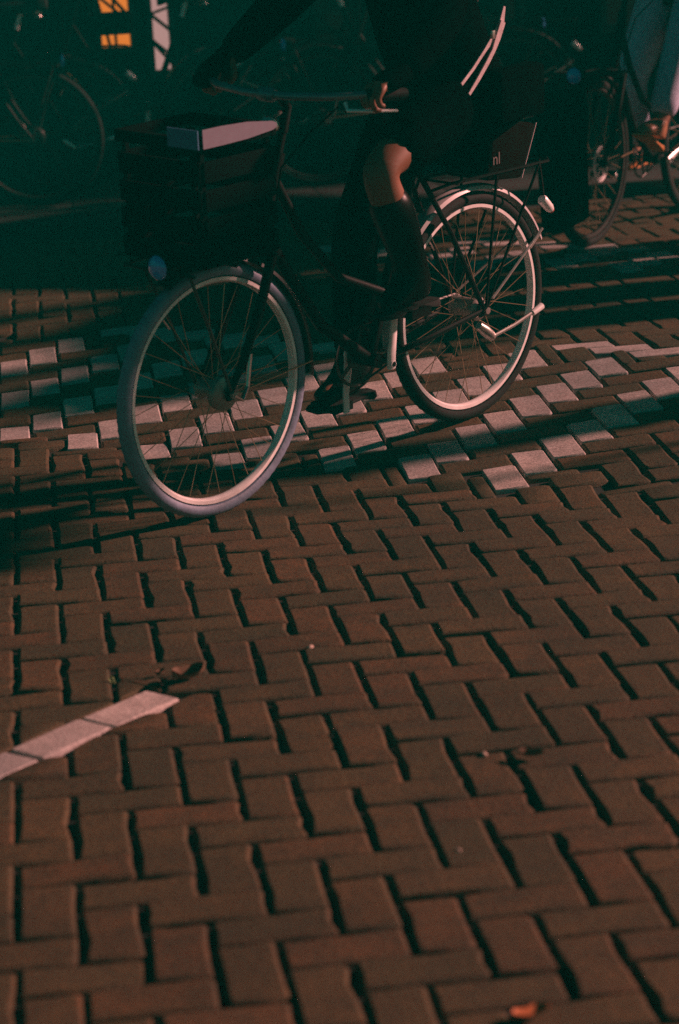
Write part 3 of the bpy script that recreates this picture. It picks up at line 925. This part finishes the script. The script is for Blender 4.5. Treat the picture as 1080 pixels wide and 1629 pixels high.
            dn = np.cross(fd, sdv); dn = dn if dn@upv < 0 else -dn
            hb_ = heel+dn*.034; tb = to+dn*.026
            prof = [(-.03, .018), (0, .033), (.05, .030), (.11, .036), (.17, .044), (.21, .040), (.24, .022)]
            ln = np.linalg.norm(tb-hb_)+.05
            ud = (tb-hb_)/np.linalg.norm(tb-hb_)
            vs = []
            for (t, hw) in prof:
                tt = t/.24*ln
                th = .022 if t < .04 else .010
                for (a_, b__) in ((-1, 0), (1, 0), (1, 1), (-1, 1)): vs.append(hb_+ud*tt+sdv*a_*hw+dn*(b__*th-.004))
            fs = [(i*4+k, i*4+(k+1) % 4, i*4+4+(k+1) % 4, i*4+4+k) for i in range(len(prof)-1) for k in range(4)]+[(0, 1, 2, 3), tuple(len(prof)*4-4+k for k in range(4))]
            q.add(vs, fs); q.build('sole', sm, bo, bevel=.003)
    return body

# rider on the nearest bicycle (bike axes)
J = dict(pelvis=T(.95, 0, 1.03), neck=T(.80, 0, 1.52), head=T(.755, 0, 1.66),
    sh_l=T(.80, .17, 1.46), el_l=T(.62, .30, 1.25), wr_l=T(.43, .312, 1.145), hand_l=T(.36, .30, 1.125),
    sh_r=T(.80, -.17, 1.46), el_r=T(.60, -.30, 1.25), wr_r=T(.42, -.312, 1.145), hand_r=T(.35, -.30, 1.125),
    palm_l=(0, 0, -1), palm_r=(0, 0, -1),
    hip_l=T(.95, .09, 1.0), kn_l=T(.53, .13, .858), an_l=T(.672, .14, .525), toe_l=T(.53, .145, .482), heel_l=T(.705, .14, .492),
    hip_r=T(.95, -.09, 1.0), kn_r=T(.70, -.12, .62), an_r=T(.70, -.14, .20), toe_r=T(.56, -.145, .155), heel_r=T(.735, -.14, .165))
r1 = empty('person', 'rider of the nearest bicycle in black coat and tall black boots, one knee bare', 'person', M1)
person(r1, J, MT['cloth'], None, coat_tail=[(T(1.0, .02, .93), (.17, .085)), (T(1.03, .03, .83), (.15, .05)), (T(1.02, .035, .755), (.13, .035))],
    trousers=dict(l=(MT['cloth'], .90), r=(MT['cloth'], 1.5)), boots=dict(l=(MT['leather'], MT['sole']), r=(MT['leather'], MT['sole'])), face=(-1, 0, -.05))
# pale bands for lit coat folds, and the dark red bag on the rear rack
sb = empty('shoulder_bag', 'black shoulder bag with grey straps and bright buckle on the nearest rider', 'bag', M1)
q = MB(T); q.box((1.04, .20, 1.0), (.10, .035, .075)); q.build('pouch', MT['cloth2'], sb, bevel=.02)
def ribbon(pts, wd, m, name, par, nrm=(.0, 1, 0)):
    q = MB(T); n = np.array(nrm, float); vs = []
    P = [np.array(p, float) for p in pts]
    for i, p in enumerate(P):
        t = P[min(i+1, len(P)-1)]-P[max(i-1, 0)]; t /= np.linalg.norm(t)
        s_ = np.cross(t, n); s_ /= np.linalg.norm(s_)
        w_ = wd[i] if hasattr(wd, '__len__') else wd
        for (a, b) in ((-1, 0), (1, 0), (1, 1), (-1, 1)): vs.append(p+s_*a*w_+n*(b-.5)*.004)
    k = len(P)
    q.add(vs, [(i*4+j, i*4+(j+1) % 4, i*4+4+(j+1) % 4, i*4+4+j) for i in range(k-1) for j in range(4)]+[(0, 1, 2, 3), tuple(k*4-4+j for j in range(4))])
    return q.build(name, m, par)
def p2b(B, u, v, Y):
    g, D, N, up = B
    d = F_+R_*(u-540)/3728.9+U_*(814.5-v)/3728.9
    t = (g+Y*N-CAM)@N/(d@N)
    o = CAM+t*d-g
    return (o@D, o@N, o@up)
YS = .245
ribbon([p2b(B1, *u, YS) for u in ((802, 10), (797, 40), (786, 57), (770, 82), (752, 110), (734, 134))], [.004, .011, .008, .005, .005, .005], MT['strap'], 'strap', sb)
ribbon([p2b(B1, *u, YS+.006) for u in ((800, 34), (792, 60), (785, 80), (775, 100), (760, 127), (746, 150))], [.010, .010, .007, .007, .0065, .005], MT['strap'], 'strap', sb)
q = MB(T); q.box(p2b(B1, 784, 55, YS+.012), (.006, .004, .011)); q.build('buckle', MT['steel'], sb, bevel=.002)

rb = empty('pannier_bag', 'dark red bag printed nl, strapped on the rear rack of the nearest bicycle', 'bag', M1)
q = MB(T)
c4 = [(p2b(B1, 776, 196, .05)), (p2b(B1, 849, 195, .05)), (p2b(B1, 826, 283, .05)), (p2b(B1, 772, 288, .05))]
vs = [(c[0], nn, c[2]) for nn in (-.10, .06) for c in c4]
q.add(vs, [(0, 1, 2, 3), (4, 5, 6, 7), (0, 1, 5, 4), (1, 2, 6, 5), (2, 3, 7, 6), (3, 0, 4, 7)])
q.build('pouch', MT['bag'], rb, bevel=.012)
ribbon([(c4[1][0]+.004, .055, c4[1][2]), (c4[2][0]+.004, .055, c4[2][2])], .006, MT['strap'], 'piping', rb, (.6, .8, 0))
tc = bpy.data.curves.new('lettering', 'FONT'); tc.body = 'nl'; tc.size = .05; tc.extrude = .0006
to = bpy.data.objects.new('lettering', tc); COL.objects.link(to)
dg = bpy.context.evaluated_depsgraph_get(); dg.update()
tm = bpy.data.meshes.new_from_object(to.evaluated_get(dg)); bpy.data.objects.remove(to)
tm.materials.clear(); tm.materials.append(MT['print'])
to = link_mesh('lettering', tm, rb)
pl = p2b(B1, 783, 263, .062)
to.matrix_parent_inverse = Matrix.Identity(4)
to.matrix_local = Matrix(((1, 0, 0, pl[0]), (0, 0, -1, -.0635), (0, 1, 0, pl[2]), (0, 0, 0, 1)))

# rider of the second bicycle
sh2 = [p2b(B2, *u, .17) for u in ((1019, 205), (1049, 230), (1050, 200), (1055, 120))]
toe2, heel2, an2, jn2 = sh2
J2 = dict(pelvis=T(.92, 0, 1.03), neck=T(.82, 0, 1.55), head=T(.79, 0, 1.69),
    sh_l=T(.82, .18, 1.48), el_l=T(.62, .30, 1.28), wr_l=T(.44, .312, 1.15), hand_l=T(.36, .30, 1.13),
    sh_r=T(.82, -.18, 1.48), el_r=T(.62, -.30, 1.28), wr_r=T(.44, -.312, 1.15), hand_r=T(.36, -.30, 1.13),
    hip_l=T(.90, .09, 1.0), kn_l=T(.50, .18, .86), an_l=T(an2[0]-.01, .17, an2[2]-.005), toe_l=T(toe2[0]+.03, .17, toe2[2]-.01), heel_l=T(heel2[0]-.02, .17, heel2[2]+.03),
    hip_r=T(.90, -.09, 1.0), kn_r=T(.68, -.14, .60), an_r=T(.78, -.14, .30), toe_r=T(.66, -.145, .255))
r2 = empty('person', 'rider at upper right in dark coat, pale blue jeans and tan shoes', 'person', M2)
person(r2, J2, MT['cloth2'], None, coat_tail=[(T(.95, 0, .92), (.17, .10)), (T(.80, .10, .86), (.13, .08)), (T(.60, .15, .84), (.11, .09))],
    trousers=dict(l=(MT['jeans'], 1.5), r=(MT['jeans'], 1.5)), shoes=dict(l=(MT['shoe'], MT['shoesole']), r=(MT['shoe'], MT['shoesole'])), face=(-1, 0, 0))

fb = empty('pannier_bag', 'black side bag hanging beside the front wheel of the second bicycle', 'bag', M2)
q = MB(T)
c4 = [p2b(B2, *u, .10) for u in ((850, 150), (908, 140), (914, 345), (866, 372))]
vs = [(c[0], nn, c[2]) for nn in (.085, .17) for c in c4]
q.add(vs, [(0, 1, 2, 3), (4, 5, 6, 7), (0, 1, 5, 4), (1, 2, 6, 5), (2, 3, 7, 6), (3, 0, 4, 7)])
q.build('pouch', MT['cloth2'], fb, bevel=.015)
q = MB(T); q.box(((c4[0][0]+c4[1][0])/2, .172, c4[0][2]-.10), (.09, .004, .09)); q.build('flap', MT['cloth'], fb, bevel=.003)

# unseen people added outside the frame to throw the broad shadows over the street
def shade_walker(x, y, head, label, coat, stride=.22, size=1.):
    z0 = gz(x, y)
    M = Matrix.Translation((x, y, z0)) @ Matrix.Rotation(math.radians(head), 4, 'Z') @ Matrix.Scale(size, 4)
    J = dict(pelvis=(0, 0, .95), neck=(-.02, 0, 1.47), head=(-.05, 0, 1.62),
        sh_l=(0, .19, 1.40), el_l=(.06, .25, 1.13), wr_l=(-.02, .25, .89), hand_l=(-.04, .25, .81), sh_r=(0, -.19, 1.40), el_r=(.04, -.25, 1.13), wr_r=(-.06, -.25, .89), hand_r=(-.08, -.25, .81), palm_l=(0, -1, 0), palm_r=(0, 1, 0),
        hip_l=(0, .09, .92), kn_l=(-.14, .10, .50), an_l=(-stride, .10, .09), toe_l=(-stride-.16, .11, .045), heel_l=(-stride+.045, .10, .05),
        hip_r=(0, -.09, .92), kn_r=(.05, -.10, .50), an_r=(stride, -.10, .10), toe_r=(stride-.155, -.11, .045), heel_r=(stride+.045, -.10, .06))
    r = empty('person', label, 'person', M, None)
    person(r, J, coat, None, coat_tail=[((0, 0, .80), (.20, .16)), ((0, 0, .62), (.23, .19)), ((0, 0, .30), (.27, .22))], trousers=dict(l=(MT['cloth2'], 1.5), r=(MT['cloth2'], 1.5)), shoes=dict(l=(MT['leather'], MT['sole']), r=(MT['leather'], MT['sole'])))
shade_walker(2.98, 2.57, 80, 'small child in a black coat standing beside the street sign', MT['cloth'], .09, .66)
shade_walker(3.30, 3.90, 15, 'pedestrian in a long charcoal coat nearest the ramp on the raised plateau', MT['cloth2'])
shade_walker(3.45, 4.32, 8, 'pedestrian in a long black coat, second from the ramp on the raised plateau', MT['cloth'])
shade_walker(3.32, 4.74, -5, 'pedestrian in a long black coat, third from the ramp on the raised plateau', MT['cloth'])
shade_walker(3.42, 5.16, -12, 'pedestrian in a long charcoal coat closest to the second bicycle', MT['cloth2'])
sg = empty('street_sign', 'tall street sign board on a grey pole beside the ramp', 'sign', Matrix.Translation((3.2, 2.26, gz(3.2, 2.26))))  # unseen, added and sized to shade the upper front wheel
q = MB(); q.tube([(.035, 0, 0), (.035, 0, 1.97)], .020, 12); q.lathe((.035, 0, 0), (0, 0, 1), [(0, .05), (.03, .045), (.035, .03)], 12); q.build('pole', MT['darksteel'], sg)
q = MB(); q.box((0, -.06, 1.475), (.008, .27, .145)); q.build('board', MT['bluetape'], sg, bevel=.006)
q = MB(); q.box((0, -.14, 1.80), (.008, .17, .165)); q.build('board', MT['bluetape'], sg, bevel=.006)
for zz in (1.6, 2.1):
    q = MB(); q.box((.03, 0, zz-.18), (.025, .03, .015)); q.build('bracket', MT['darksteel'], sg)

pr_ = empty('parasol', 'dark cafe parasol with a short valance on a pole near the shop front', 'parasol', Matrix.Translation((4.6, 6.75, .11)))  # unseen, added to darken the far left of the street
q = MB(); q.tube([(0, 0, 0), (0, 0, 2.45)], .022, 12); q.lathe((0, 0, 0), (0, 0, 1), [(0, .25), (.05, .25), (.07, .05)], 16); q.build('pole', MT['darksteel'], pr_)
q = MB(); q.lathe((0, 0, 1.75), (0, 0, 1), [(0, 1.12), (.16, 1.14), (.72, .03), (.71, .025), (.15, 1.125), (0.005, 1.11)], 16); q.build('canopy', MT['cloth2'], pr_)
for k in range(8):
    a = k*math.pi/4
    q = MB(); q.tube([(0, 0, 2.40), (1.08*math.cos(a), 1.08*math.sin(a), 1.90)], .008, 5); q.build('rib', MT['darksteel'], pr_)

# ------------------------------------------------------------------ parked bicycles on the footway
PG = 'bicycles parked along the shop front'
proto = None
for i, (x, y, a, ln, lab) in enumerate([
        (-.75, 7.75, 8, -.12, 'leftmost parked bicycle in the dark before the shop front'),
        (.15, 7.55, 168, .10, 'parked bicycle under the small orange lit window'),
        (float(ray_y(257, 60, 8.05)[0])-.74, 7.85, 14, -.12, 'parked bicycle in front of the pink lit window slit'),
        (1.55, 7.6, 12, -.10, 'parked bicycle in the dark above the crate of the nearest bicycle'),
        (2.6, 7.9, 172, .10, 'parked bicycle in the dark to the right of the rider in black')]):
    B = bike_frame((x, y, .158), a, ln)
    if proto is None:
        proto = o = make_bike('parked_bicycle', lab, bmat(B), (MT['rubber_old'], MT['rubber_old']), MT['blackguard'], group=PG, rim_m=MT['darksteel'])
    else:
        o = copy_tree(proto); o['label'] = lab; o.matrix_world = bmat(B)

ca, cb_ = ray_y(146, 57, 7.5), ray_y(206, 19, 7.5)
kc = empty('crate', 'small black crate in front of the orange lit window', 'crate', Matrix.Translation(((ca[0]+cb_[0])/2, 7.55, ca[2])))
hx_, hz_ = (cb_[0]-ca[0])/2, (cb_[2]-ca[2])
for (cx, cy, wx, wy) in ((0, -.10, hx_, .006), (0, .10, hx_, .006), (-hx_, 0, .006, .094), (hx_, 0, .006, .094)):
    for k in range(2):
        q = MB(); q.box((cx, cy, hz_*(.25+.5*k)), (wx, wy, hz_*.245)); q.build('slat', MT['crate'], kc, bevel=.002)
q = MB(); q.box((0, 0, .004), (hx_-.008, .092, .004)); q.build('bottom', MT['crate'], kc)

for (ua, va, ub, vb, wd_, lab) in ((168, -14, 205, 26, .014, 'dark plank leaning across the top of the orange lit window'), (168, 48, 182, 96, .012, 'dark plank leaning across the foot of the orange lit window'), (238, 22, 276, 52, .014, 'dark plank slanting across the middle of the pink lit slit'), (240, 62, 270, 86, .012, 'dark plank slanting across the foot of the pink lit slit'), (240, 22, 276, 8, .010, 'thin dark plank slanting across the top of the pink lit slit')):
    a_, b_ = ray_y(ua, va, 8.75), ray_y(ub, vb, 8.75)
    d_ = (b_-a_)/np.linalg.norm(b_-a_)
    b_ = a_+d_*((.14-a_[2])/d_[2]) if abs(d_[2]) > .5 else b_+d_*.3
    a_ = a_-d_*.35
    q = MB(); q.tube([a_, b_], wd_, 4); props(q.build('plank', MT['matte'], smooth=False), lab, 'plank', 'dark planks leaning at the shop front')
# ------------------------------------------------------------------ small things on the ground
def ground(u, v):
    d = F_+R_*(u-540)/3728.9+U_*(814.5-v)/3728.9
    t = 2.0
    while t < 40:
        p = CAM+t*d
        if p[2] <= gz(p[0], p[1]): return p
        t += .002
    return p
def leaf(u, v, size, rot, m, label, curl=.25):
    p = ground(u, v)
    q = MB(); n = 9; vs = []
    for i in range(n):
        t = i/(n-1)
        wd = math.sin(math.pi*min(1, t*1.02))**.7*.36*(1+.25*math.sin(9*t))
        for s in (-1, -.5, 0, .5, 1):
            vs.append(((t-.5)*size, s*wd*size*.9, curl*size*(abs(s)**2*.5+(t-.5)**2)+.002+rnd.gauss(0, size*.01)))
    k = len(vs)
    vs += [(a, b, c_+.0008) for a, b, c_ in vs]
    fs = [(i*5+j, i*5+j+1, i*5+j+6, i*5+j+5) for i in range(n-1) for j in range(4)]
    fs += [tuple(k+a for a in f)[::-1] for f in fs]
    q.add(vs, fs)
    q.tube([(-.5*size, 0, .01), (-.7*size, .03*size, .006)], .0012, 5)
    o = q.build('leaf', m)
    props(o, label, 'leaf')
    o.location = place(p[0], p[1], .004); o.rotation_euler = (rnd.gauss(0, .1), rnd.gauss(0, .1), rot)
leaf(846, 1622, .062, .3, MT['leaf'], 'bright orange dry leaf at the bottom edge of the picture')
leaf(300, 1083, .075, .35, MT['leafb'], 'curled brown leaf beside the tip of the white brick strip', .5)
leaf(255, 1078, .03, .9, MT['leafb'], 'small brown leaf scrap just above the tip of the white brick strip', .5)
leaf(846, 1208, .05, -.5, MT['leafb'], 'brown leaf lying in a joint of the bricks right of centre', .4)
for u, v, s_, lab in ((494, 1031, .009, 'pale pebble on the bricks right of the white strip'), (770, 1201, .008, 'pale pebble on a brick near the brown leaf'), (585, 1160, .006, 'pale pebble by a chipped brick in the middle of the street'), (729, 1354, .005, 'tiny pale pebble on a brick low in the picture')):
    p = ground(u, v); q = MB()
    q.lathe((0, 0, 0), (0, 0, 1), [(-.001, s_*.7), (s_*.25, s_), (s_*.55, s_*.7), (s_*.7, s_*.2)], 9)
    o = q.build('pebble', MT['stone']); props(o, lab, 'pebble', 'pebbles on the bricks'); o.location = place(p[0], p[1], 0); o.rotation_euler = (0, 0, rnd.random()*6); o.scale = (1.3, .8, 1)
def weed(u, v, n, h, label, spread=.02):
    p = ground(u, v); q = MB()
    for k in range(n):
        a = rnd.random()*6.28; r = rnd.random()*spread; hh = h*rnd.uniform(.5, 1.2)
        b0 = np.array((r*math.cos(a*3)*2, r*math.sin(a), 0)); d = np.array((math.cos(a), math.sin(a), 0))
        w_ = np.array((-d[1], d[0], 0))*h*.14
        vs = [b0-w_*.4, b0+w_*.4, b0+d*hh*.4+w_+np.array((0, 0, hh*.7)), b0+d*hh*.4-w_+np.array((0, 0, hh*.7)), b0+d*hh*.8+np.array((0, 0, hh))]
        q.add(vs, [(0, 1, 2, 3), (3, 2, 4)])
    o = q.build('weed', MT['weed']); props(o, label, 'weed'); o.location = place(p[0], p[1], -.004)
weed(178, 1086, 7, .014, 'tiny green weed in a brick joint above the white strip', .004)
weed(92, 334, 60, .05, 'clump of weeds growing along the kerb at the left', .12)

# ------------------------------------------------------------------ added thin teal volume that lifts the blacks
hz = MB(); hz.box((0, 0, 2.85), (41, 41, 4.0))
ho = props(hz.build('haze', MT['ground'], smooth=False), kind='stuff')
hm = bpy.data.materials.new('night_haze'); hm.use_nodes = True
hn = hm.node_tree
hn.nodes.remove(hn.nodes['Principled BSDF'])
pv = hn.nodes.new('ShaderNodeVolumePrincipled')
pv.inputs['Color'].default_value = (.01, .95, .76, 1)
pv.inputs['Density'].default_value = .0078
pv.inputs['Anisotropy'].default_value = 0
hn.links.new(pv.outputs[0], hn.nodes['Material Output'].inputs['Volume'])
ho.data.materials.clear(); ho.data.materials.append(hm)
